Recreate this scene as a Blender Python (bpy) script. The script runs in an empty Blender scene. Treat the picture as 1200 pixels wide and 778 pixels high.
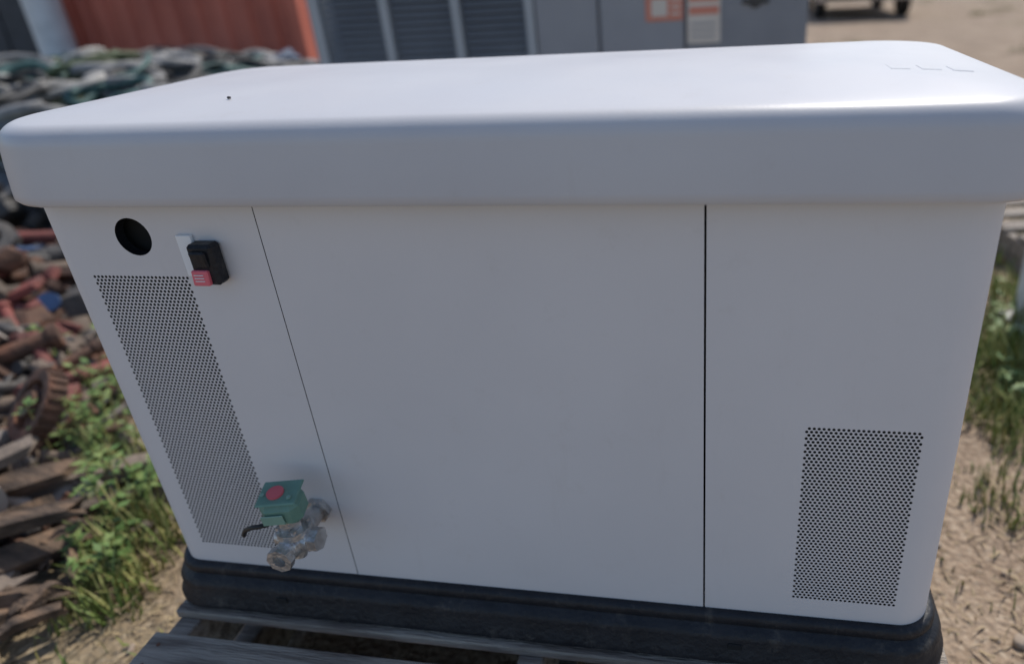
import bpy, math, random
from mathutils import Vector, Matrix, noise
random.seed(7)
S=bpy.context.scene
COL=S.collection
R=random.random
def U(a,b): return a+(b-a)*random.random()

# ------------------------------------------------------------ materials
def mat(name, c1, c2=None, rough=.5, metal=0, scale=8, bump=0, bscale=60, c3=None, coat=0, detail=3, rvar=0, stretch=None, spec=.5, dust=0, dcol=(.36,.31,.25)):
    m=bpy.data.materials.new(name); m.use_nodes=True
    nt=m.node_tree; N=nt.nodes; L=nt.links
    b=N["Principled BSDF"]
    b.inputs['Roughness'].default_value=rough; b.inputs['Metallic'].default_value=metal
    b.inputs['Specular IOR Level'].default_value=spec
    b.inputs['Coat Weight'].default_value=coat
    tc=N.new('ShaderNodeTexCoord'); src=tc.outputs['Object']
    if stretch:
        mp=N.new('ShaderNodeMapping'); mp.inputs['Scale'].default_value=stretch
        L.new(src,mp.inputs[0]); src=mp.outputs[0]
    if c2 is None: c2=tuple(x*.8 for x in c1)
    n=N.new('ShaderNodeTexNoise'); n.inputs['Scale'].default_value=scale; n.inputs['Detail'].default_value=detail
    L.new(src,n.inputs['Vector'])
    r=N.new('ShaderNodeValToRGB'); L.new(n.outputs['Fac'],r.inputs[0])
    e=r.color_ramp.elements
    e[0].position=.35; e[0].color=(*c1,1); e[1].position=.65; e[1].color=(*c2,1)
    if c3:
        x=r.color_ramp.elements.new(.5); x.color=(*c3,1)
    csrc=r.outputs[0]
    if dust:
        for sc_,lo,hi,st in ((22,.58,.80,None),(9,.60,.85,(3,3,.35))):
            v_=tc.outputs['Object']
            if st:
                mp2=N.new('ShaderNodeMapping'); mp2.inputs['Scale'].default_value=st; L.new(v_,mp2.inputs[0]); v_=mp2.outputs[0]
            nd=N.new('ShaderNodeTexNoise'); nd.inputs['Scale'].default_value=sc_; nd.inputs['Detail'].default_value=6; nd.inputs['Roughness'].default_value=.75
            L.new(v_,nd.inputs['Vector'])
            rd=N.new('ShaderNodeValToRGB'); L.new(nd.outputs['Fac'],rd.inputs[0]); q=rd.color_ramp.elements
            q[0].position=lo; q[0].color=(0,0,0,1); q[1].position=hi; q[1].color=(dust,dust,dust,1)
            mx=N.new('ShaderNodeMixRGB'); L.new(rd.outputs[0],mx.inputs[0]); L.new(csrc,mx.inputs[1]); mx.inputs[2].default_value=(*dcol,1)
            csrc=mx.outputs[0]
    L.new(csrc,b.inputs['Base Color'])
    if rvar:
        mr=N.new('ShaderNodeMapRange'); mr.inputs['To Min'].default_value=rough-rvar; mr.inputs['To Max'].default_value=rough+rvar
        n3=N.new('ShaderNodeTexNoise'); n3.inputs['Scale'].default_value=scale*2.3; n3.inputs['Detail'].default_value=4
        L.new(src,n3.inputs['Vector']); L.new(n3.outputs['Fac'],mr.inputs['Value']); L.new(mr.outputs[0],b.inputs['Roughness'])
    if bump:
        n2=N.new('ShaderNodeTexNoise'); n2.inputs['Scale'].default_value=bscale; n2.inputs['Detail'].default_value=2
        L.new(src,n2.inputs['Vector'])
        bp=N.new('ShaderNodeBump'); bp.inputs['Strength'].default_value=bump; bp.inputs['Distance'].default_value=.01
        L.new(n2.outputs['Fac'],bp.inputs['Height']); L.new(bp.outputs[0],b.inputs['Normal'])
    return m

PAINT=mat('enclosure_paint',(.67,.655,.665),(.635,.62,.63),rough=.48,scale=3,bump=.04,bscale=500,rvar=.05,dust=.13)
LIDP=mat('lid_paint',(.535,.525,.535),(.50,.49,.505),rough=.40,scale=4,bump=.04,bscale=450,rvar=.08,dust=.15)
DARK=mat('dark_interior',(.008,.008,.009),(.012,.012,.012),rough=.9)  # near-black colour stands in for the shade inside openings
BLKP=mat('black_plastic',(.009,.010,.014),(.017,.018,.022),rough=.5,scale=20,bump=.2,bscale=120,rvar=.15,spec=.35,dust=.22)
WOOD=mat('weathered_wood',(.36,.31,.26),(.15,.12,.10),rough=.85,scale=6,bump=.6,bscale=40,stretch=(1,9,9),c3=(.29,.25,.21))
WOOD2=mat('brown_wood',(.19,.12,.075),(.05,.035,.026),rough=.9,scale=9,bump=.7,bscale=30,c3=(.11,.075,.052),stretch=(1,3,3))
RUST=mat('rust',(.17,.075,.045),(.06,.033,.024),rough=.85,scale=14,bump=.6,bscale=50,c3=(.11,.058,.038))
REDR=mat('red_rust',(.22,.06,.048),(.10,.04,.034),rough=.75,scale=9,bump=.4,bscale=40)
GMET=mat('grey_metal',(.33,.33,.34),(.2,.2,.2),rough=.5,metal=.4,scale=10,bump=.3)
BMET=mat('black_iron',(.03,.03,.032),(.08,.07,.062),rough=.6,scale=10,bump=.4)
GREEN=mat('valve_green',(.15,.28,.22),(.12,.235,.18),rough=.55,scale=30,bump=.1,bscale=200,dust=.3)
RED=mat('red_label',(.65,.12,.14),(.5,.09,.10),rough=.5)
PINK=mat('red_rocker',(.75,.15,.19),(.65,.12,.15),rough=.4)
WHITE=mat('white_paint',(.72,.73,.74),(.6,.61,.62),rough=.5)
LBL=mat('white_label',(.86,.87,.88),(.82,.83,.84),rough=.35)
ALU=mat('cast_aluminium',(.66,.64,.62),(.42,.40,.38),rough=.40,metal=.8,scale=40,bump=.3,bscale=150)
WIRE=mat('wire_black',(.012,.012,.012),rough=.5)

# ------------------------------------------------------------ mesh accumulator
class Acc:
    def __init__(s): s.v=[];s.f=[];s.m=[]
    def add(s,vs,fs,mi=0):
        o=len(s.v); s.v+= [tuple(x) for x in vs]
        s.f+=[tuple(i+o for i in f) for f in fs]; s.m+=[mi]*len(fs)
    def box(s,c,d,rot=None,mi=0,ch=0.0):
        x,y,z=[k/2 for k in d]; vs=[]
        if ch<=0:
            vs=[Vector((a*x,b*y,e*z)) for e in(-1,1) for b in(-1,1) for a in(-1,1)]
            fs=[(0,2,3,1),(4,5,7,6),(0,1,5,4),(2,6,7,3),(0,4,6,2),(1,3,7,5)]
        else:
            ch=min(ch,x*.9,y*.9,z*.9)
            idx={}
            for a in(-1,1):
                for b in(-1,1):
                    for e in(-1,1):
                        for k,p in enumerate(((a*x,b*(y-ch),e*(z-ch)),(a*(x-ch),b*y,e*(z-ch)),(a*(x-ch),b*(y-ch),e*z))):
                            idx[(a,b,e,k)]=len(vs); vs.append(Vector(p))
            fs=[]
            q=[(-1,-1),(1,-1),(1,1),(-1,1)]
            for a in(-1,1):
                fs.append(tuple(idx[(a,b,e,0)] for b,e in q))
                fs.append(tuple(idx[(b,a,e,1)] for b,e in q))
                fs.append(tuple(idx[(b,e,a,2)] for b,e in q))
            for a in(-1,1):
                for b in(-1,1):
                    fs.append((idx[(a,b,-1,0)],idx[(a,b,1,0)],idx[(a,b,1,1)],idx[(a,b,-1,1)]))
                    fs.append((idx[(a,-1,b,0)],idx[(a,1,b,0)],idx[(a,1,b,2)],idx[(a,-1,b,2)]))
                    fs.append((idx[(-1,a,b,1)],idx[(1,a,b,1)],idx[(1,a,b,2)],idx[(-1,a,b,2)]))
                    for e in(-1,1): fs.append((idx[(a,b,e,0)],idx[(a,b,e,1)],idx[(a,b,e,2)]))
        if rot: 
            vs=[rot@p for p in vs]
        c=Vector(c); s.add([p+c for p in vs],fs,mi)
    def tube(s,pts,r,n=8,mi=0,cap=True):
        pts=[Vector(p) for p in pts]; vs=[];fs=[]
        for i,p in enumerate(pts):
            t=(pts[min(i+1,len(pts)-1)]-pts[max(i-1,0)])
            if t.length<1e-9: t=Vector((0,0,1))
            t.normalize()
            if i==0:
                a=t.orthogonal().normalized()
            else:
                a=(a-t*a.dot(t)); 
                a=a.normalized() if a.length>1e-6 else t.orthogonal().normalized()
            b=t.cross(a); rr=r[i] if isinstance(r,(list,tuple)) else r
            for k in range(n):
                th=2*math.pi*k/n; vs.append(p+(a*math.cos(th)+b*math.sin(th))*rr)
        for i in range(len(pts)-1):
            for k in range(n):
                k2=(k+1)%n; fs.append((i*n+k,i*n+k2,(i+1)*n+k2,(i+1)*n+k))
        if cap:
            fs.append(tuple(range(n))[::-1]); fs.append(tuple((len(pts)-1)*n+k for k in range(n)))
        s.add(vs,fs,mi)
    def ring(s,c,rot,r0,r1,h,n=20,mi=0):
        vs=[];fs=[];c=Vector(c)
        for k in range(n):
            th=2*math.pi*k/n
            for rr,z in((r0,-h/2),(r1,-h/2),(r1,h/2),(r0,h/2)):
                vs.append(c+rot@Vector((math.cos(th)*rr,math.sin(th)*rr,z)))
        for k in range(n):
            a=k*4;b=((k+1)%n)*4
            for j in range(4): fs.append((a+j,a+(j+1)%4,b+(j+1)%4,b+j))
        s.add(vs,fs,mi)
    def chunk(s,c,d,rot,mi=0,seed=0):
        vs=[];fs=[];nu,nv=9,6;c=Vector(c)
        for j in range(nv+1):
            ph=math.pi*j/nv
            for i in range(nu):
                th=2*math.pi*i/nu
                p=Vector((math.sin(ph)*math.cos(th),math.sin(ph)*math.sin(th),math.cos(ph)))
                k=1+.45*noise.noise(p*1.7+Vector((seed*3.1,seed,0)))
                p=Vector((max(-.75,min(.75,p.x*k)),max(-.75,min(.75,p.y*k)),max(-.75,min(.75,p.z*k))))
                vs.append(c+rot@Vector((p.x*d[0],p.y*d[1],p.z*d[2])))
        for j in range(nv):
            for i in range(nu):
                i2=(i+1)%nu; fs.append((j*nu+i,j*nu+i2,(j+1)*nu+i2,(j+1)*nu+i))
        s.add(vs,fs,mi)
    def build(s,name,mats,parent=None,smooth=False,merge=False,bevel=0,angle=None):
        me=bpy.data.meshes.new(name); me.from_pydata(s.v,[],s.f); 
        for m in mats: me.materials.append(m)
        me.polygons.foreach_set('material_index',s.m)
        me.update()
        import bmesh
        bm=bmesh.new(); bm.from_mesh(me)
        if merge: bmesh.ops.remove_doubles(bm,verts=bm.verts,dist=2e-5)
        bmesh.ops.recalc_face_normals(bm,faces=bm.faces)
        bm.to_mesh(me); bm.free()
        if smooth: me.polygons.foreach_set('use_smooth',[True]*len(me.polygons))
        if angle and smooth: me.set_sharp_from_angle(angle=math.radians(angle))
        ob=bpy.data.objects.new(name,me); COL.objects.link(ob)
        if parent: ob.parent=parent
        return ob
def empty(name):
    e=bpy.data.objects.new(name,None); COL.objects.link(e); return e
def RZ(a): return Matrix.Rotation(a,3,'Z')
def RX(a): return Matrix.Rotation(a,3,'X')
def RY(a): return Matrix.Rotation(a,3,'Y')
I3=Matrix.Identity(3)
def rrot(): return RZ(U(0,6.28))@RX(U(-.7,.7))@RY(U(-.7,.7))

def outline(x0,x1,y0,y1,rad,n=10):
    P=[]
    for (cx,cy,a0,r) in ((x0,y0,math.pi,rad[0]),(x1,y0,1.5*math.pi,rad[1]),(x1,y1,0,rad[2]),(x0,y1,.5*math.pi,rad[3])):
        ccx=cx+(r if cx==x0 else -r); ccy=cy+(r if cy==y0 else -r)
        for k in range(n+1):
            a=a0+.5*math.pi*k/n
            P.append((ccx+r*math.cos(a),ccy+r*math.sin(a)))
    return P
def loft(acc,rings,mi=0,captop=True,capbot=False):
    n=len(rings[0]); vs=[p for r in rings for p in r]; fs=[]
    for j in range(len(rings)-1):
        for i in range(n):
            i2=(i+1)%n; fs.append((j*n+i,j*n+i2,(j+1)*n+i2,(j+1)*n+i))
    if captop: fs.append(tuple((len(rings)-1)*n+i for i in range(n)))
    if capbot: fs.append(tuple(range(n))[::-1])
    acc.add(vs,fs,mi)

# ------------------------------------------------------------ GENERATOR
gen=empty('standby_generator')
YF=.72; XL,XR=-.892,.289; ZB,ZT=.355,1.0; YB=1.21
RL,RR=.040,.050
FXL=XL+RL+.004; FXR=XR-RR-.003
A=Acc()
def fill(xa,xb,za,zb,holes,y=YF):
    xs=sorted({xa,xb,*[h[0] for h in holes],*[h[1] for h in holes]})
    zs=sorted({za,zb,*[h[2] for h in holes],*[h[3] for h in holes]})
    for i in range(len(xs)-1):
        for j in range(len(zs)-1):
            cx=(xs[i]+xs[i+1])/2; cz=(zs[j]+zs[j+1])/2
            if any(h[0]<cx<h[1] and h[2]<cz<h[3] for h in holes): continue
            A.add([(xs[i],y,zs[j]),(xs[i+1],y,zs[j]),(xs[i+1],y,zs[j+1]),(xs[i],y,zs[j+1])],[(0,1,2,3)])
def perf(xa,xb,za,zb,px=.0058,pz=.0050,r=.00205,y=YF):
    nx=round((xb-xa)/px); nz=round((zb-za)/pz); px=(xb-xa)/nx; pz=(zb-za)/nz
    for j in range(nz):
        z0=za+j*pz; off=px/2 if j%2 else 0
        cells=nx-(1 if j%2 else 0)
        if j%2:
            for a,b in((xa,xa+off),(xb-off,xb)):
                A.add([(a,y,z0),(b,y,z0),(b,y,z0+pz),(a,y,z0+pz)],[(0,1,2,3)])
        for i in range(cells):
            cx=xa+off+(i+.5)*px; cz=z0+pz/2
            o=[(-1,-1),(0,-1),(1,-1),(1,0),(1,1),(0,1),(-1,1),(-1,0)]
            vs=[(cx+a*px/2,y,cz+b*pz/2) for a,b in o]
            for a,b in o:
                th=math.atan2(b,a); vs.append((cx+r*math.cos(th),y,cz+r*math.sin(th)))
            A.add(vs,[(k,(k+1)%8,8+(k+1)%8,8+k) for k in range(8)])
G1=(-.835,-.689,.398,.872); G2=(.096,.2345,.392,.683)
hx,hz,hr=-.75,.926,.0255; HH=(hx-.032,hx+.032,hz-.032,hz+.032)
s1,s2=-.569,-.025
fill(FXL,s1-.0006,ZB,ZT,[G1,HH]); fill(s1+.0006,s2-.0013,ZB,ZT,[]); fill(s2+.0013,FXR,ZB,ZT,[G2])
perf(*G1); perf(*G2)
n=32;vs=[]
for k in range(n):
    th=2*math.pi*k/n; c,s_=math.cos(th),math.sin(th); q=.032/max(abs(c),abs(s_))
    vs.append((hx+c*q,YF,hz+s_*q))
for k in range(n):
    th=2*math.pi*k/n; vs.append((hx+hr*math.cos(th),YF,hz+hr*math.sin(th)))
A.add(vs,[(k,(k+1)%n,n+(k+1)%n,n+k) for k in range(n)])
A.build('front_panels',[PAINT],gen)
A=Acc()
out=outline(XL,XR,YF,YB,(RL,RR,.05,.05),16)
path=[(FXR,YF)]+out[17:]+out[:17]+[(FXL,YF)]
for i in range(len(path)-1):
    a=path[i]; b=path[i+1]
    A.add([(a[0],a[1],ZB),(b[0],b[1],ZB),(b[0],b[1],ZT),(a[0],a[1],ZT)],[(0,1,2,3)])
A.build('side_and_back_panels',[PAINT],gen,smooth=True,merge=True)
A=Acc()
for x in (s1-.0006,s1+.0006,s2-.0013,s2+.0013):
    A.add([(x,YF+.0002,ZB),(x,YF+.012,ZB),(x,YF+.012,ZT),(x,YF+.0002,ZT)],[(0,1,2,3)])
vs=[]
for yy,rr in((YF+.0002,hr),(YF+.014,hr)):
    for k in range(n):
        th=2*math.pi*k/n; vs.append((hx+rr*math.cos(th),yy,hz+rr*math.sin(th)))
A.add(vs,[(k,(k+1)%n,n+(k+1)%n,n+k) for k in range(n)])
A.build('panel_edges',[BLKP],gen)
A=Acc(); A.box(((XL+XR)/2,(YF+YB)/2,(ZB+ZT)/2),(XR-XL-.05,YB-YF-.05,ZT-ZB-.01)); A.build('interior_shade_box',[DARK],gen)  # black box added behind the holes, its colour painting the unlit interior
# lid
A=Acc()
lx0,lx1,ly0,ly1=-.937,.329,.683,1.262; LR=(.12,.085,.11,.11); z0=.9775
prof=[(.010,.000),(.003,-.001),(0,.003),(.0005,.012),(.002,.03),(.004,.05),(.006,.066)]
for k in range(1,9):
    a=math.radians(90*k/8*.93); prof.append((.006+.026*(1-math.cos(a)),.066+.028*math.sin(a)))
prof+=[(.045,.0958),(.07,.0985),(.11,.102),(.16,.105),(.21,.107),(.25,.108)]
rings=[]
for o,z in prof:
    rr=[max(r-o*.8,.02) for r in LR]
    rings.append([(x,y,z0+z) for x,y in outline(lx0+o,lx1-o,ly0+o,ly1-o,rr,14)])
inn=[[(x,y,z0+.0005) for x,y in outline(lx0+.012,lx1-.012,ly0+.012,ly1-.012,[r-.01 for r in LR],14)],
     [(x,y,z0+.05) for x,y in outline(lx0+.012,lx1-.012,ly0+.012,ly1-.012,[r-.01 for r in LR],14)]]
loft(A,inn[::-1]+rings)
A.build('lid',[LIDP],gen,smooth=True,merge=True,angle=60)
A=Acc()
for k,zz in enumerate((.1036,.1016,.0990)):
    A.box((.185+.033*k,.86,z0+zz-.0007),(.022,.035,.003),RY(.05+.02*k),0,.001)
A.build('lid_embossed_mark',[LIDP],gen)
A=Acc()
A.chunk((-.62,.80,z0+.1045),(.003,.002,.002),I3,0,3)
A.build('lid_grit',[BMET],gen)
# base tray
A=Acc()
def bo(d,z,r): return [(x,y,z) for x,y in outline(XL-d,XR+d,YF-d,YB+d,[RL+d+r,RR+d+r,.06+d,.06+d],12)]
loft(A,[bo(-.01,.357,0),bo(.004,.358,0),bo(.009,.356,0),bo(.012,.350,0),bo(.012,.342,0),bo(.010,.338,0),bo(.014,.334,0),bo(.020,.330,0),bo(.024,.322,0),bo(.025,.30,0),bo(.031,.293,0),bo(.031,.284,0),bo(.024,.282,0)],0,True,True)
A.build('base_tray',[BLKP],gen,smooth=True,merge=True,angle=50)
A=Acc()
A.box((-.70,YF-.0255,.312),(.02,.003,.011),None,0,.001)
A.box((.02,YF-.0255,.312),(.02,.003,.011),None,0,.001)
A.build('base_slots',[DARK],gen)
# breaker switch
A=Acc()
A.box((-.674,YF-.0025,.902),(.022,.005,.056),None,3,.001)
A.box((-.644,YF-.011,.896),(.035,.022,.054),None,1,.004)
A.box((-.644,YF-.0235,.905),(.022,.006,.022),RX(.12),1,.002)
A.box((-.648,YF-.024,.881),(.023,.007,.020),RX(-.1),2,.0015)
for k in range(3): A.box((-.648,YF-.0282,.886-.004*k),(.013,.0006,.0011),RX(-.1),0)
A.build('circuit_breaker',[WHITE,BLKP,PINK,LBL],gen)
# gas solenoid valve
sv_=empty('valve_assembly'); sv_.parent=gen; sv_.location=(0,0,-.011)
A=Acc()
vx,vy=-.606,.660
rt0=RZ(.22)@RX(.14)
A.box((vx,vy,.560),(.054,.044,.044),rt0,0,.010)
A.box((vx,vy-.001,.5832),(.055,.045,.004),rt0,0,.002)
A.ring(Vector((vx-.004,vy-.004,.5863)),rt0,0.0001,.0115,.0035,24,1)
A.box((vx-.002,vy-.0255,.556),(.03,.002,.018),rt0,2,.0008)
for q_ in (-1,1):
    A.ring(Vector((vx+q_*.020,vy-.010,.586)),rt0,0.0001,.003,.002,8,2)
A.build('solenoid_housing',[GREEN,RED,mat('nameplate',(.22,.36,.29),(.19,.32,.26),rough=.4)],sv_)
A=Acc()
bx=vx-.002
A.ring((bx+.004,vy,.533),I3,0.0001,.016,.018,6,0)
A.ring((bx+.006,vy,.519),I3,0.0001,.024,.010,24,0)
A.tube([(bx+.004,vy-.034,.499),(bx+.004,vy-.022,.499),(bx+.006,vy,.502),(bx+.006,vy+.03,.502),(bx+.006,YF+.002,.502)],[.015,.016,.021,.015,.012],16,0)
A.tube([(bx-.022,vy,.502),(bx+.03,vy,.502)],[.013,.018],14,0)
A.ring((bx+.036,vy,.502),RY(math.pi/2),.0001,.017,.014,6,0)
A.ring((bx+.004,vy-.038,.499),RX(math.pi/2),.010,.019,.011,8,0)
A.ring((bx+.006,YF-.005,.502),RX(math.pi/2),.0001,.021,.01,6,0)
A.tube([(bx+.008,vy,.494),(bx+.004,vy-.005,.474)],[.014,.012],12,0)
for a in range(4):
    th=a*math.pi/2+.6; A.ring((bx+.006+.019*math.cos(th),vy+.019*math.sin(th),.5265),I3,.0001,.004,.006,6,0)
A.build('valve_body',[ALU],sv_,smooth=True,angle=35)
A=Acc()
wp=[(vx-.018,vy-.018,.541),(vx-.030,vy-.024,.541),(vx-.042,vy-.024,.538),(vx-.053,vy-.021,.531),(vx-.062,vy-.017,.522),(vx-.070,vy-.012,.510)]
A.tube(wp,.0034,8)
A.build('valve_wire',[WIRE],sv_,smooth=True)

# ------------------------------------------------------------ pallets under generator
def pallet(name,cx,cy,z,w,d,rot=0,nb=7,mt=WOOD,holes=True):
    A=Acc()
    pw=.09; 
    for k in range(nb):
        y=-d/2+pw/2+(d-pw)*k/(nb-1)
        A.box((U(-.012,.012),y,.128+U(-.001,.001)),(w+U(-.01,.01),pw+U(-.008,.004),.016),RZ(U(-.008,.008)),0,.002)
        if k%3==0: A.box((0,y,.008),(w,pw,.016),None,0,.002)
    for x in(-w/2+.02,0,w/2-.02):
        A.box((x,0,.068),(.038,d-.01,.102),None,0,.002)
        for k in range(nb):
            for q in(-.018,.018): A.ring((x+U(-.004,.004),-d/2+pw/2+(d-pw)*k/(nb-1)+q,.1368),I3,.0001,.003,.0015,8,1)
    o=A.build(name,[mt,RUST]); o.location=(cx,cy,z); o.rotation_euler=(0,0,rot); return o
pallet('wooden_pallet',-.285,1.025,.1425,1.22,.94,0,8)
pallet('wooden_pallet.001',-.27,1.0,.004,1.25,.98,.03)

# ------------------------------------------------------------ ground
def gh(x,y):
    v=Vector((x,y,0))
    h=.05*noise.noise(v*.5)+.02*noise.noise(v*2.1)+.006*noise.noise(v*9)
    d=max(0,min(1,(math.hypot(x+.28,y-1)-.8)/.6))
    return h*d-.0
def coords(c,near,step,far):
    a=[c]; s=step
    while a[-1]<far:
        if a[-1]-c>near: s*=1.25
        a.append(a[-1]+s)
    b=[c]; s=step
    while b[-1]>-far:
        if c-b[-1]>near: s*=1.25
        b.append(b[-1]-s)
    return b[::-1][:-1]+a
xs=coords(-.8,4,.05,600); ys=coords(2.5,4,.05,600)
A=Acc(); nx=len(xs); 
vs=[(x,y,gh(x,y) if abs(x)<40 and abs(y)<40 else 0) for y in ys for x in xs]
fs=[(j*nx+i,j*nx+i+1,(j+1)*nx+i+1,(j+1)*nx+i) for j in range(len(ys)-1) for i in range(nx-1)]
A.add(vs,fs)
def ground_mat():
    m=bpy.data.materials.new('dirt_ground'); m.use_nodes=True; nt=m.node_tree;N=nt.nodes;L=nt.links
    b=N['Principled BSDF']; b.inputs['Roughness'].default_value=.95
    tc=N.new('ShaderNodeTexCoord')
    def nz(s,d=5):
        n=N.new('ShaderNodeTexNoise'); n.inputs['Scale'].default_value=s; n.inputs['Detail'].default_value=d; L.new(tc.outputs['Object'],n.inputs['Vector']); return n
    def ramp(src,st):
        r=N.new('ShaderNodeValToRGB'); L.new(src,r.inputs[0]); e=r.color_ramp.elements
        e[0].position=st[0][0];e[0].color=(*st[0][1],1);e[1].position=st[-1][0];e[1].color=(*st[-1][1],1)
        for p,c in st[1:-1]: x=e.new(p); x.color=(*c,1)
        return r
    r1=ramp(nz(3,8).outputs['Fac'],[(.3,(.13,.088,.058)),(.5,(.26,.185,.125)),(.7,(.37,.285,.205))])
    v=N.new('ShaderNodeTexVoronoi'); v.inputs['Scale'].default_value=60; L.new(tc.outputs['Object'],v.inputs['Vector'])
    r2=ramp(nz(70,6).outputs['Fac'],[(.3,(.10,.07,.05)),(.5,(.27,.195,.135)),(.7,(.47,.385,.29))])
    mx=N.new('ShaderNodeMixRGB'); mx.inputs[0].default_value=.5; L.new(r1.outputs[0],mx.inputs[1]); L.new(r2.outputs[0],mx.inputs[2])
    r3=ramp(nz(.55,6).outputs['Fac'],[(.56,(0,0,0)),(.72,(.7,.7,.7))])
    mx2=N.new('ShaderNodeMixRGB'); L.new(r3.outputs[0],mx2.inputs[0]); L.new(mx.outputs[0],mx2.inputs[1])
    r4=ramp(nz(30).outputs['Fac'],[(.35,(.10,.11,.035)),(.65,(.24,.2,.1))]); L.new(r4.outputs[0],mx2.inputs[2])
    L.new(mx2.outputs[0],b.inputs['Base Color'])
    bp=N.new('ShaderNodeBump'); bp.inputs['Strength'].default_value=.7; bp.inputs['Distance'].default_value=.009
    ad=N.new('ShaderNodeMath'); L.new(nz(60,6).outputs['Fac'],ad.inputs[0]); L.new(v.outputs['Distance'],ad.inputs[1]); L.new(ad.outputs[0],bp.inputs['Height']); L.new(bp.outputs[0],b.inputs['Normal'])
    return m
A.build('ground',[ground_mat()],smooth=True)

A=Acc()
SM=[mat('stone_a',(.36,.29,.22),(.24,.18,.14),rough=.9,scale=30),mat('stone_b',(.23,.18,.14),(.14,.11,.085),rough=.9,scale=30)]
for i in range(2200):
    if i%2: x=U(.4,4);y=U(.3,6)
    else: x=U(-4.5,-.9);y=U(.3,5)
    r=U(.004,.013) if R()<.85 else U(.013,.026); A.chunk((x,y,gh(x,y)+r*.2),(r,r*U(.7,1),r*.6),RZ(U(0,6)),int(R()<.5),i)
A.build('gravel',SM,smooth=True)

GM=[mat('grass_green',(.10,.16,.03),(.17,.22,.06),rough=.7,scale=3),mat('grass_yellowgreen',(.24,.27,.07),(.32,.30,.11),rough=.7,scale=3),mat('grass_straw',(.42,.33,.19),(.31,.23,.14),rough=.8,scale=3)]
def grass(name,patches):
    A=Acc()
    for (cx,cy,rad,cnt,h,strw) in patches:
        for i in range(cnt):
            a=U(0,6.28); d=rad*math.sqrt(R())*(.6+.4*noise.noise(Vector((math.cos(a)*2,math.sin(a)*2,cx*7)))+.3)
            x=cx+d*math.cos(a); y=cy+d*math.sin(a)
            if -1.0<x<.42 and .5<y<1.5: continue
            hh=h*U(.4,1.2)*(1.1-.6*d/rad); b=U(0,6.28); w=U(.0015,.0035)*(1+h*3); ln=U(.1,.8)*hh
            dx,dy=math.cos(b),math.sin(b); z=gh(x,y)-.005
            mi=2 if R()<strw else (0 if R()<.5 else 1)
            if mi==2: ln*=1.8;hh*=.4
            A.add([(x-dy*w,y+dx*w,z),(x+dy*w,y-dx*w,z),(x+dy*w*.7+dx*ln*.4,y-dx*w*.7+dy*ln*.4,z+hh*.6),(x-dy*w*.7+dx*ln*.4,y+dx*w*.7+dy*ln*.4,z+hh*.6),(x+dx*ln,y+dy*ln,z+hh)],[(0,1,2,3),(3,2,4)],mi)
    A.build(name,GM)
P=[(-1.95,1.62,.17,500,.17,.2),(-1.62,1.25,.12,360,.15,.2),(-1.40,1.05,.13,420,.14,.25),(-1.2,.82,.3,420,.05,.93),(-1.5,.7,.25,300,.06,.9),(-1.9,2.0,.3,300,.12,.4),(-1.34,.90,.10,240,.12,.2)]
P+=[(.84,1.98,.24,1000,.13,.15),(1.0,2.35,.3,900,.13,.2),(.80,1.70,.17,600,.11,.25),(1.3,1.95,.35,900,.13,.25),(.68,1.40,.14,260,.07,.4),(.6,1.1,.3,260,.05,.85),(.65,.8,.25,200,.05,.9),(1.6,3.3,.5,500,.13,.4),(1.1,1.2,.4,300,.06,.8),(1.2,2.9,.4,500,.13,.3)]
for i in range(22): P.append((U(1.5,12),U(5,22),U(.2,.6),110,.13,.5))
P+=[(1.5,9.5,.4,300,.22,.2),(4.2,9.5,.8,500,.2,.2)]
for i in range(12): P.append((U(-7,-2.5),U(1,6),U(.2,.5),120,.13,.5))
grass('grass',P)
A=Acc()
for i in range(6500):
    if i%2: x=U(.42,2.2); y=U(.3,3.2)
    else: x=U(-2.4,-.92); y=U(.3,1.9)
    if noise.noise(Vector((x*2.5,y*2.5,3)))<.02: continue
    if -1.0<x<.42 and y>.5: continue
    l=U(.012,.055); w=U(.0006,.0016); b=U(0,6.28); dx,dy=math.cos(b)*l,math.sin(b)*l; z=gh(x,y)+U(.001,.006); k=U(-.3,.3)
    px_,py_=-math.sin(b)*w,math.cos(b)*w
    A.add([(x-px_,y-py_,z),(x+px_,y+py_,z),(x+dx*.5+px_-dy*k*.3,y+dy*.5+py_+dx*k*.3,z+U(0,.008)),(x+dx*.5-px_-dy*k*.3,y+dy*.5-py_+dx*k*.3,z+.002),(x+dx,y+dy,z+U(-.002,.006))],[(0,1,2,3),(3,2,4)],0 if R()<.55 else 1)
A.build('dry_straw',[GM[2],mat('straw_brown',(.22,.15,.09),(.14,.1,.06),rough=.9)])
A=Acc()
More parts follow.
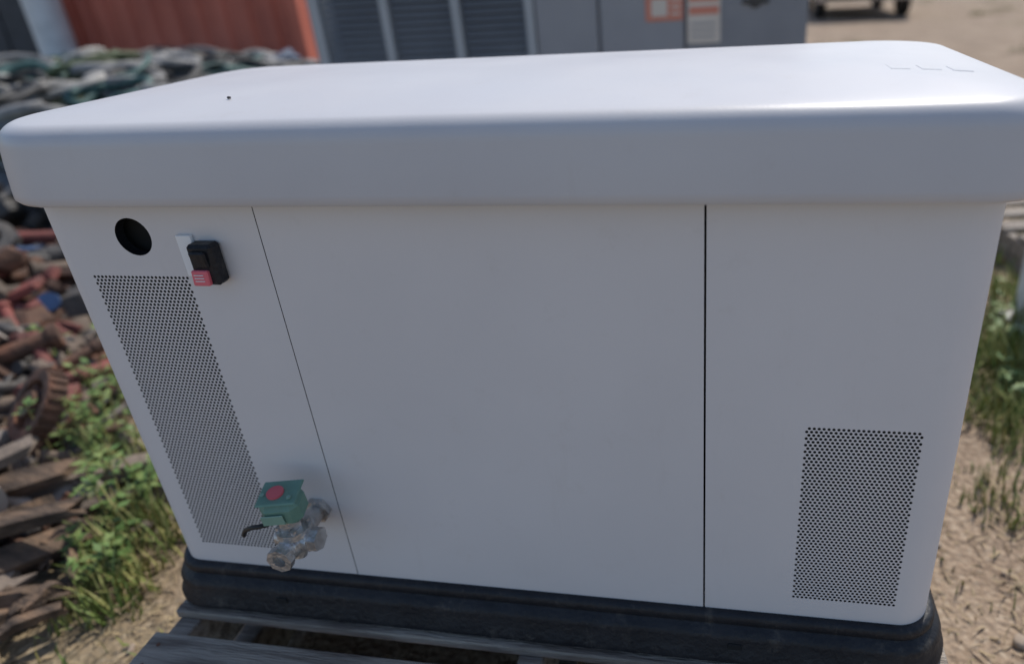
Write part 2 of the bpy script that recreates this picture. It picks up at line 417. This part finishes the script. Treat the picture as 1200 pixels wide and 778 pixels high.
for cx,cy,rd,hh,cnt in ((-1.72,1.30,.10,.26,260),(-1.52,1.16,.10,.2,220),(-1.95,1.55,.12,.25,200),(-1.42,.98,.08,.14,150),(-2.25,1.75,.1,.25,120),(.88,1.82,.13,.12,200),(.95,2.2,.16,.14,220)):
    for s in range(cnt//14):
        a=U(0,6.28); r=rd*math.sqrt(R()); x=cx+r*math.cos(a); y=cy+r*math.sin(a); z=gh(x,y); h=hh*U(.5,1); lx,ly=U(-.3,.3)*h,U(-.3,.3)*h
        A.tube([(x,y,z-.01),(x+lx*.4,y+ly*.4,z+h*.5),(x+lx,y+ly,z+h)],[.0025,.002,.001],5,2)
        for l in range(14):
            u=U(.25,1); c=Vector((x+lx*u,y+ly*u,z+h*u)); b=U(0,6.28); L_=U(.015,.038); d=Vector((math.cos(b),math.sin(b),U(-.2,.5))); sd=Vector((-math.sin(b),math.cos(b),0))*L_*.28
            A.add([c,c+d*L_*.45+sd,c+d*L_,c+d*L_*.45-sd],[(0,1,2,3)],int(R()<.4))
A.build('leafy_weeds',[mat('weed_leaf',(.08,.15,.035),(.12,.2,.05),rough=.6),mat('weed_leaf_pale',(.20,.26,.08),(.15,.21,.06),rough=.6),GM[1]])

# ------------------------------------------------------------ hose pile
HM=[mat('hose_teal',(.06,.13,.12),(.035,.075,.07),rough=.65),mat('hose_black',(.02,.02,.022),(.05,.048,.045),rough=.65),
    mat('hose_grey',(.26,.255,.25),(.15,.15,.15),rough=.7),mat('hose_olive',(.13,.16,.08),(.08,.095,.05),rough=.7),
    mat('hose_blue',(.07,.10,.16),(.04,.06,.10),rough=.65),mat('hose_pale',(.42,.40,.37),(.27,.26,.24),rough=.8)]
A=Acc()
def hh_(cx,cy): return max(0,1-((cx+5.0)/3.4)**2)*max(0,1-((cy-4.8)/2.2)**2)**.6
for c in range(200):
    cx=U(-7.9,-2.0); cy=U(2.9,6.3)
    if cx>-2.4 and cy<3.8: continue
    hgt=.66*hh_(cx,cy)
    rad=U(.12,.32); turns=U(1.5,3.5); r=U(.014,.046); mi=random.choice([0,0,1,1,2,2,2,3,4,5,5,1])
    rot=RZ(U(0,6))@RX(U(-.3,.3)); nn=int(turns*18); pts=[]
    ph=U(0,6)
    for k in range(nn):
        t=k/18*2*math.pi+ph
        rr=rad*(1+.12*math.sin(2.3*t+c)+.05*math.sin(5*t))
        p=Vector((rr*math.cos(t),rr*math.sin(t)*.9,k/nn*.08+.03*math.sin(t*1.7+c)))
        p=rot@p+Vector((cx,cy,hgt+.05)); p.z=max(p.z,.02); pts.append(p)
    A.tube(pts,r,6,mi)
for c in range(110):
    cx=U(-7.4,-2.5); cy=U(3.3,6.2)
    hgt=.6*hh_(cx,cy)
    A.chunk((cx,cy,hgt*.5),(.38,.3,max(.05,hgt*.66)),RZ(U(0,6)),random.choice([1,1,2,1,3]),c)
A.build('hose_pile',HM,smooth=True)

# ------------------------------------------------------------ scrap pile
A=Acc()
MM=[RUST,REDR,GMET,BMET,WHITE,mat('pale_pipe',(.36,.31,.27),(.22,.19,.165),rough=.8),mat('dusty_brown',(.20,.15,.115),(.10,.078,.062),rough=.9,bump=.5),mat('scrap_blue',(.05,.1,.22),(.04,.07,.14),rough=.6)]
def pile(cx,cy,rx,ry,hmax,cnt,choices,sc=1):
    for i in range(cnt):
        a=U(0,6.28); d=math.sqrt(R()); x=cx+rx*d*math.cos(a); y=cy+ry*d*math.sin(a)
        if x>-1.05 and y>.5: continue
        z=hmax*(1-d*d)*U(.35,1)+.04; mi=random.choice(choices); k=R(); rt=rrot()
        if k<.28:
            l=U(.05,.2)*sc; dv=rt@Vector((l,0,0)); p=Vector((x,y,z)); r=U(.012,.036)*sc
            A.tube([p-dv,p-dv*.85,p-dv*.84,p+dv*.84,p+dv*.85,p+dv],[r*1.35,r*1.35,r,r,r*1.35,r*1.35],12,mi)
        elif k<.42: A.ring((x,y,z),rt,U(.02,.04)*sc,U(.05,.08)*sc,U(.015,.04)*sc,18,mi)
        elif k<.64: A.box((x,y,z),(U(.06,.2)*sc,U(.03,.1)*sc,U(.01,.04)*sc),rt,mi,.004)
        elif k<.75:
            pts=[]; r=U(.02,.035)*sc; q=U(.06,.1)*sc
            for t in range(8):
                th=t/7*math.pi*.5; pts.append(Vector((x,y,z))+rt@Vector((q*math.cos(th),q*math.sin(th),0)))
            A.tube(pts,[r*1.3,r*1.3,r,r,r,r,r*1.3,r*1.3],10,mi)
        else: A.chunk((x,y,z),(U(.03,.09)*sc,U(.03,.08)*sc,U(.02,.07)*sc),rt,mi,i)
pile(-4.0,2.75,.9,.6,.4,200,[2,3,3,3,3,6,5],1.2)
pile(-2.85,1.95,.62,.55,.44,330,[1,1,1,1,0,0,3,3,5,6,6,7])
pile(-2.35,1.5,.5,.38,.26,260,[0,3,3,0,1,5,6,6,3],.85)
pile(-2.0,1.05,.45,.4,.12,200,[0,0,3,6,6,6,5],.6)
for i in range(40):
    a=U(0,6.28);d=R()**.5; A.chunk((-2.9+.5*d*math.cos(a),2.0+.45*d*math.sin(a),.1),(.16,.15,.2),RZ(U(0,6)),random.choice([0,3,0]),i+500)
A.build('scrap_metal_pile',MM,smooth=True,angle=40)
A=Acc(); rt=RZ(-.5)@RX(.85)
c=Vector((-1.84,1.29,.22))
A.ring(c,rt,.070,.098,.045,36,0); A.ring(c,rt,.018,.036,.06,20,0)
for k in range(5):
    th=k*math.pi/2.5; d=Vector((math.cos(th),math.sin(th),0)); A.tube([c+rt@(d*.03),c+rt@(d*.078)],[.016,.012],8,0)
for k in range(24):
    th=k*2*math.pi/24; A.box(c+rt@Vector((.100*math.cos(th),.100*math.sin(th),0)),(.008,.010,.04),rt@RZ(th),0)
A.build('rusty_gear_wheel',[RUST],smooth=True,angle=40)
A=Acc()
A.tube([(-2.35,1.25,.19),(-2.1,1.13,.19),(-1.82,1.02,.18),(-1.70,.97,.16)],[.05,.04,.035,.045],14)
A.ring((-1.71,.972,.16),RZ(-.45)@RY(math.pi/2),.028,.06,.02,20,0)
A.build('grey_pipe_fitting',[MM[5]],smooth=True,angle=40)
def plank(A,c,l,w,t,rt,mi=0):
    nseg=6; vs=[]
    for i in range(nseg+1):
        u=i/nseg; e=1 if 0<i<nseg else U(.55,.95)
        off=Vector((l*(u-.5)+ (U(-.02,.02) if i in(0,nseg) else 0),U(-.004,.004),.02*math.sin(u*3)))
        for a,b in((-1,-1),(1,-1),(1,1),(-1,1)):
            vs.append(Vector(c)+rt@(off+Vector((U(-.03,.03) if i in (0,nseg) else 0,a*w/2*e,b*t/2*e+U(-.002,.002)))))
    fs=[]
    for i in range(nseg):
        for k in range(4): fs.append((i*4+k,i*4+(k+1)%4,(i+1)*4+(k+1)%4,(i+1)*4+k))
    fs+=[(0,3,2,1),(nseg*4,nseg*4+1,nseg*4+2,nseg*4+3)]
    A.add(vs,fs,mi)
A=Acc()
for i in range(30):
    x=U(-2.2,-1.55); y=U(.5,1.15); z=.03+.04*R()*3*(1 if x<-1.6 else .4)
    plank(A,(x,y,z),U(.2,.7),U(.03,.09),U(.02,.06),RZ(U(.3,1.5))@RY(U(-.22,.22))@RX(U(-.5,.5)),int(R()<.2))
for i in range(60):
    x=U(-2.1,-1.35); y=U(.45,1.25)
    plank(A,(x,y,.02+.05*R()),U(.05,.22),U(.01,.04),U(.008,.025),RZ(U(0,3.1))@RY(U(-.3,.3))@RX(U(-.7,.7)),int(R()<.35))
A.build('lumber_pile',[WOOD2,mat('grey_wood',(.22,.175,.14),(.10,.078,.06),rough=.9,scale=8,bump=.6)])

# ------------------------------------------------------------ red shipping container
cont=empty('shipping_container')
CR=mat('container_red',(.60,.17,.11),(.48,.13,.085),rough=.7,scale=2,bump=.1,c3=(.55,.15,.095))
A=Acc()
cx0,cx1,cy0,cy1=-7.1,-4.35,7.0,13.0
def corr(p0,p1,z0,z1,pitch=.28,dep=.045):
    p0=Vector((*p0,0));p1=Vector((*p1,0)); d=(p1-p0); L=d.length; d.normalize(); nn=Vector((d.y,-d.x,0))
    pts=[];s=0
    while s<L:
        for ds,o in((0,0),(.35,0),(.5,1),(.85,1)):
            t=s+ds*pitch
            if t<=L: pts.append(p0+d*t-nn*o*dep)
        s+=pitch
    pts.append(p1)
    for i in range(len(pts)-1):
        a,b=pts[i],pts[i+1]
        A.add([(a.x,a.y,z0),(b.x,b.y,z0),(b.x,b.y,z1),(a.x,a.y,z1)],[(0,1,2,3)])
zt=2.7
corr((cx0+.1,cy0),(cx1-.1,cy0),.25,zt-.1);corr((cx1,cy0+.1),(cx1,cy1-.1),.25,zt-.1);corr((cx0,cy1-.1),(cx0,cy0+.1),.25,zt-.1);corr((cx1-.1,cy1),(cx0+.1,cy1),.25,zt-.1)
A.build('corrugated_walls',[CR],cont)
A=Acc()
for x in(cx0+.05,cx1-.05):
    for y in(cy0+.02,cy1-.02): A.box((x,y,zt/2+.05),(.12,.12,zt-.1),None,0,.01)
for z in(.18,zt-.05):
    for y in(cy0+.02,cy1-.02): A.box(((cx0+cx1)/2,y,z),(cx1-cx0-.1,.1,.14),None,0,.01)
    for x in(cx0+.05,cx1-.05): A.box((x,(cy0+cy1)/2,z),(.1,cy1-cy0-.1,.14),None,0,.01)
A.box(((cx0+cx1)/2,(cy0+cy1)/2,zt-.02),(cx1-cx0-.1,cy1-cy0-.1,.03))
A.build('frame',[CR],cont)
shed=empty('metal_shed')
A=Acc(); SH=mat('shed_dark',(.05,.055,.07),(.035,.04,.05),rough=.6)
cy_=8.2
for k in range(24):
    A.box((-13.0+k*.24,cy_,1.3),(.23,.05+.03*(k%2),2.6),None,0,.005)
A.box((-10.2,cy_+2.05,1.3),(5.5,4,2.56)); A.build('walls',[SH],shed)
A=Acc(); A.box((-10.2,cy_+1.9,2.68),(6,4.6,.08),RX(.04)); A.build('roof',[GMET],shed)
A=Acc()
x,y=-7.05,6.72; q=.17
A.tube([(x,y,.02),(x,y,.3),(x,y,.31),(x,y,.33),(x,y,.34),(x,y,.62),(x,y,.63),(x,y,.65),(x,y,.66),(x,y,1.4),(x,y,1.46),(x,y,1.48)],[q,q,q+.01,q+.01,q,q,q+.01,q+.01,q,q,q*.7,q*.3],24)
A.build('white_gas_cylinder',[WHITE],smooth=True,angle=40)

# ------------------------------------------------------------ condenser
AG=mat('hvac_grey',(.31,.31,.33),(.27,.275,.295),rough=.5,scale=3,bump=.05,dust=.3)
AGL=mat('hvac_light_grey',(.42,.44,.46),(.37,.39,.41),rough=.45,scale=3,dust=.3)
LVG=mat('louvre_grey',(.24,.25,.27),(.19,.20,.22),rough=.5,scale=3)
LV=mat('coil_dark',(.045,.05,.055),(.03,.033,.036),rough=.5)
con=empty('air_conditioner_condenser')
x0,x1,y0,y1,zb,ztp=-2.08,-.965,3.5,4.3,.12,1.62
A=Acc()
for k in range(4):
    x=x0+(x1-x0)*k/3
    A.box((x,y0,(zb+ztp)/2),(.045,.05,ztp-zb),None,0,.006)
    A.box((x,y1,(zb+ztp)/2),(.045,.05,ztp-zb),None,0,.006)
for z in(zb+.03,ztp-.02): 
    A.box(((x0+x1)/2,(y0+y1)/2,z),(x1-x0-.05,y1-y0-.06,.07),None,0,.006)
A.box(((x0+x1)/2,(y0+y1)/2,.06),(x1-x0,y1-y0,.1),None,0,.006)
A.build('cabinet_frame',[AGL],con)
A=Acc()
z=zb+.08
while z<ztp-.08:
    for k in range(3):
        xa=x0+(x1-x0)*k/3+.024; xb=x0+(x1-x0)*(k+1)/3-.024
        A.box(((xa+xb)/2,y0+.005,z),(xb-xa,.03,.006),RX(.75))
        A.box(((xa+xb)/2,y1-.005,z),(xb-xa,.03,.006),RX(-.75))
    for xx in(x0+.005,x1-.005): A.box((xx,(y0+y1)/2,z),(.03,y1-y0-.08,.006),RY(.6))
    z+=.034
A.build('louvres',[LVG],con)
A=Acc(); A.box(((x0+x1)/2,(y0+y1)/2,(zb+ztp)/2),(x1-x0-.12,y1-y0-.12,ztp-zb-.16)); A.build('coil',[LV],con)
A=Acc()
for cxx in(-1.8,-1.25):
    for r in(.06,.11,.16,.21,.25): A.ring((cxx,3.9,ztp+.03),I3,r-.004,r+.004,.008,28)
    for k in range(8): 
        th=k*math.pi/4; A.box((cxx+.14*math.cos(th),3.9+.14*math.sin(th),ztp+.022),(.24,.006,.006),RZ(th))
A.build('fan_guard',[LV],con)

pk=empty('packaged_air_conditioner')
A=Acc(); zc=1.62
def pan(xa,xb,z0,z1,mi,y=3.5): A.box(((xa+xb)/2,y,(z0+z1)/2),(xb-xa-.008,.03,z1-z0-.008),None,mi,.004)
pan(-.94,-.63,.14,zc,0); pan(-.625,-.22,.14,zc,0); pan(-.215,.34,.14,zc,1)
A.box((-.3,3.92,(zc+.14)/2),(1.27,.80,zc-.14-.01),None,0,.01)
A.box((-.3,3.9,zc+.02),(1.34,.92,.04),None,0,.01); A.box((-.3,3.92,.08),(1.26,.8,.12),None,0,.01)
A.build('cabinet_panels',[AG,mat('hvac_grey_b',(.24,.245,.265),(.215,.22,.24),rough=.5,dust=.3)],pk)
A=Acc(); ORG=mat('sticker_orange',(.66,.24,.16),(.60,.21,.14),rough=.5); CRM=mat('sticker_cream',(.70,.62,.54),(.62,.55,.48),rough=.5)
def stick(xa,xb,z0,z1,mi,yo): A.add([(xa,yo,z0),(xb,yo,z0),(xb,yo,z1),(xa,yo,z1)],[(0,1,2,3)],mi)
stick(-.402,-.228,.965,1.20,0,3.481); 
stick(-.375,-.30,.985,1.06,1,3.479)
for k in range(3): stick(-.285,-.24,.99+.03*k,1.0+.03*k,1,3.479)
stick(-.208,-.055,.86,1.20,1,3.481); stick(-.2,-.063,1.04,1.13,0,3.479); stick(-.2,-.063,.985,1.02,0,3.479)
for k in range(3): stick(-.19,-.08,.885+.028*k,.893+.028*k,2,3.479)
A.build('warning_stickers',[ORG,CRM,AG],pk)
A=Acc(); A.ring((.10,3.481,1.03),RX(math.pi/2),.0001,.03,.006,20,0); A.box((.10,3.477,1.03),(.12,.006,.022),None,0,.002); A.build('latch_handle',[BMET],pk)
A=Acc(); A.box((-2.55,4.3,1.0),(.11,.02,2.0)); A.box((-2.55,4.36,1.0),(.012,.1,2.0)); A.box((-2.55,4.42,1.0),(.11,.02,2.0)); A.box((-2.55,4.36,.01),(.25,.25,.02))
A.build('steel_beam_post',[AGL])

# ------------------------------------------------------------ right side items
pallet('wooden_pallet.002',1.66,2.85,.03,1.1,1.0,.2)
A=Acc()
A.box((1.03,2.30,.33),(.10,.10,.66),RZ(.2),0,.01); A.box((1.03,2.30,.67),(.12,.12,.02),RZ(.2),0,.005); A.box((1.03,2.30,.03),(.16,.16,.02),RZ(.2),0,.004)
A.build('white_post',[WHITE])

car=empty('parked_car')
CP=mat('car_silver',(.5,.5,.52),(.47,.47,.49),rough=.3,metal=.5,coat=.5); GL=mat('car_glass',(.02,.025,.03),rough=.1); TY=mat('tyre',(.02,.02,.02),rough=.8)
A=Acc()
cxx,cyy=2.6,17.5
prof=[(-2.2,.35),(-2.25,.6),(-2.2,.95),(-1.2,1.02),(-.5,1.02),(1.0,1.02),(1.9,.98),(2.2,.85),(2.25,.5),(2.15,.33)]
rg=[]
for xx,sc in((-.9,.94),(-.86,.99),(.86,.99),(.9,.94)):
    rg.append([(cxx+xx,cyy+p[0]*sc,.35+(p[1]-.35)*sc) for p in prof])
loft(A,rg,0,True,True)
A.build('body',[CP],car,smooth=True,angle=30)
A=Acc(); pr2=[(-1.9,1.0),(-1.3,1.45),(.3,1.48),(1.1,1.0)]
loft(A,[[(cxx-.8,cyy+p[0],p[1] if p[1]<1.1 else p[1]-.01) for p in pr2],[(cxx-.65,cyy+p[0]*.97,p[1]) for p in pr2],[(cxx+.65,cyy+p[0]*.97,p[1]) for p in pr2],[(cxx+.8,cyy+p[0],p[1] if p[1]<1.1 else p[1]-.01) for p in pr2]],0,True,True)
A.box((cxx,cyy-.5,1.485),(1.25,1.5,.03),None,1,.01)
A.build('cabin',[GL,CP],car)
A=Acc()
for sx in(-.82,.82):
    for sy in(-1.35,1.4):
        A.ring((cxx+sx,cyy+sy,.33),RY(math.pi/2),.19,.33,.2,28,0); A.ring((cxx+sx,cyy+sy,.33),RY(math.pi/2),.0001,.19,.16,20,1)
A.build('wheels',[TY,GMET],car)
A=Acc()
for sx in(-.7,.7): A.box((cxx+sx,cyy-2.25,.8),(.3,.05,.14),None,0,.01)
A.box((cxx,cyy-2.27,.5),(1.7,.08,.18),None,1,.02); A.build('lights_and_bumper',[RED,BMET],car)

A=Acc(); TL=[mat('leaf_a',(.05,.09,.02),(.08,.12,.03),rough=.7),mat('leaf_b',(.03,.06,.015),(.05,.08,.02),rough=.7),mat('bark',(.1,.075,.05),rough=.9)]
for t in range(46):
    a=math.radians(-75+150*t/45+U(-1,1)); D=U(60,85); bx=D*math.sin(a); by=D*math.cos(a); H=U(6,11)
    A.tube([(bx,by,0),(bx+U(-.3,.3),by,H*.4),(bx+U(-.6,.6),by,H*.8)],[.28,.2,.06],6,2)
    for c in range(9):
        q=Vector((bx+U(-2.6,2.6),by+U(-2,2),H*U(.35,.95))); rr=U(1.0,1.9)
        for l in range(26):
            p=q+Vector((random.gauss(0,.5),random.gauss(0,.5),random.gauss(0,.4)))*rr; e=rrot(); s_=U(.2,.5)
            A.add([p+e@Vector((-s_,-s_,0)),p+e@Vector((s_,-s_,0)),p+e@Vector((s_*.6,s_,.1)),p+e@Vector((-s_*.6,s_,.1))],[(0,1,2,3)],int(R()<.4))
A.build('tree_line',TL)

# ------------------------------------------------------------ light
W=bpy.data.worlds.new('World'); S.world=W; W.use_nodes=True; nt=W.node_tree
sky=nt.nodes.new('ShaderNodeTexSky'); sky.sky_type='NISHITA'; sky.sun_disc=False
EL,AZ=math.radians(52),math.radians(22)
sky.sun_elevation=EL; sky.sun_rotation=AZ
bg=nt.nodes['Background']; bg.inputs['Strength'].default_value=.15
nt.links.new(sky.outputs[0],bg.inputs['Color'])
sl=bpy.data.lights.new('sun','SUN'); sl.energy=3.8; sl.angle=math.radians(.5); sl.color=(1,.95,.87)
so=bpy.data.objects.new('sun',sl); COL.objects.link(so)
sv=Vector((math.sin(AZ)*math.cos(EL),math.cos(AZ)*math.cos(EL),math.sin(EL)))
so.rotation_euler=sv.to_track_quat('Z','Y').to_euler(); so.location=(3,5,8)

# ------------------------------------------------------------ camera
F=Vector((-.1707,.887,-.4295)).normalized(); Rt=Vector((.985,.162,-.0573)); Rt=(Rt-F*Rt.dot(F)).normalized(); Up=Rt.cross(F)
M=Matrix((Rt,Up,-F)).transposed().to_4x4(); M.translation=(0,0,1.20)
cd=bpy.data.cameras.new('camera'); cam=bpy.data.objects.new('camera',cd); COL.objects.link(cam); cam.matrix_world=M
cd.sensor_width=36; cd.lens=810/1200*36; cd.shift_x=.5-712/1200; cd.shift_y=(350-389)/1200
cd.clip_start=.02; cd.clip_end=2000
cd.dof.use_dof=True; cd.dof.focus_distance=.88; cd.dof.aperture_fstop=1.9
S.camera=cam
S.view_settings.view_transform='Standard'; S.view_settings.look='None'; S.view_settings.exposure=0
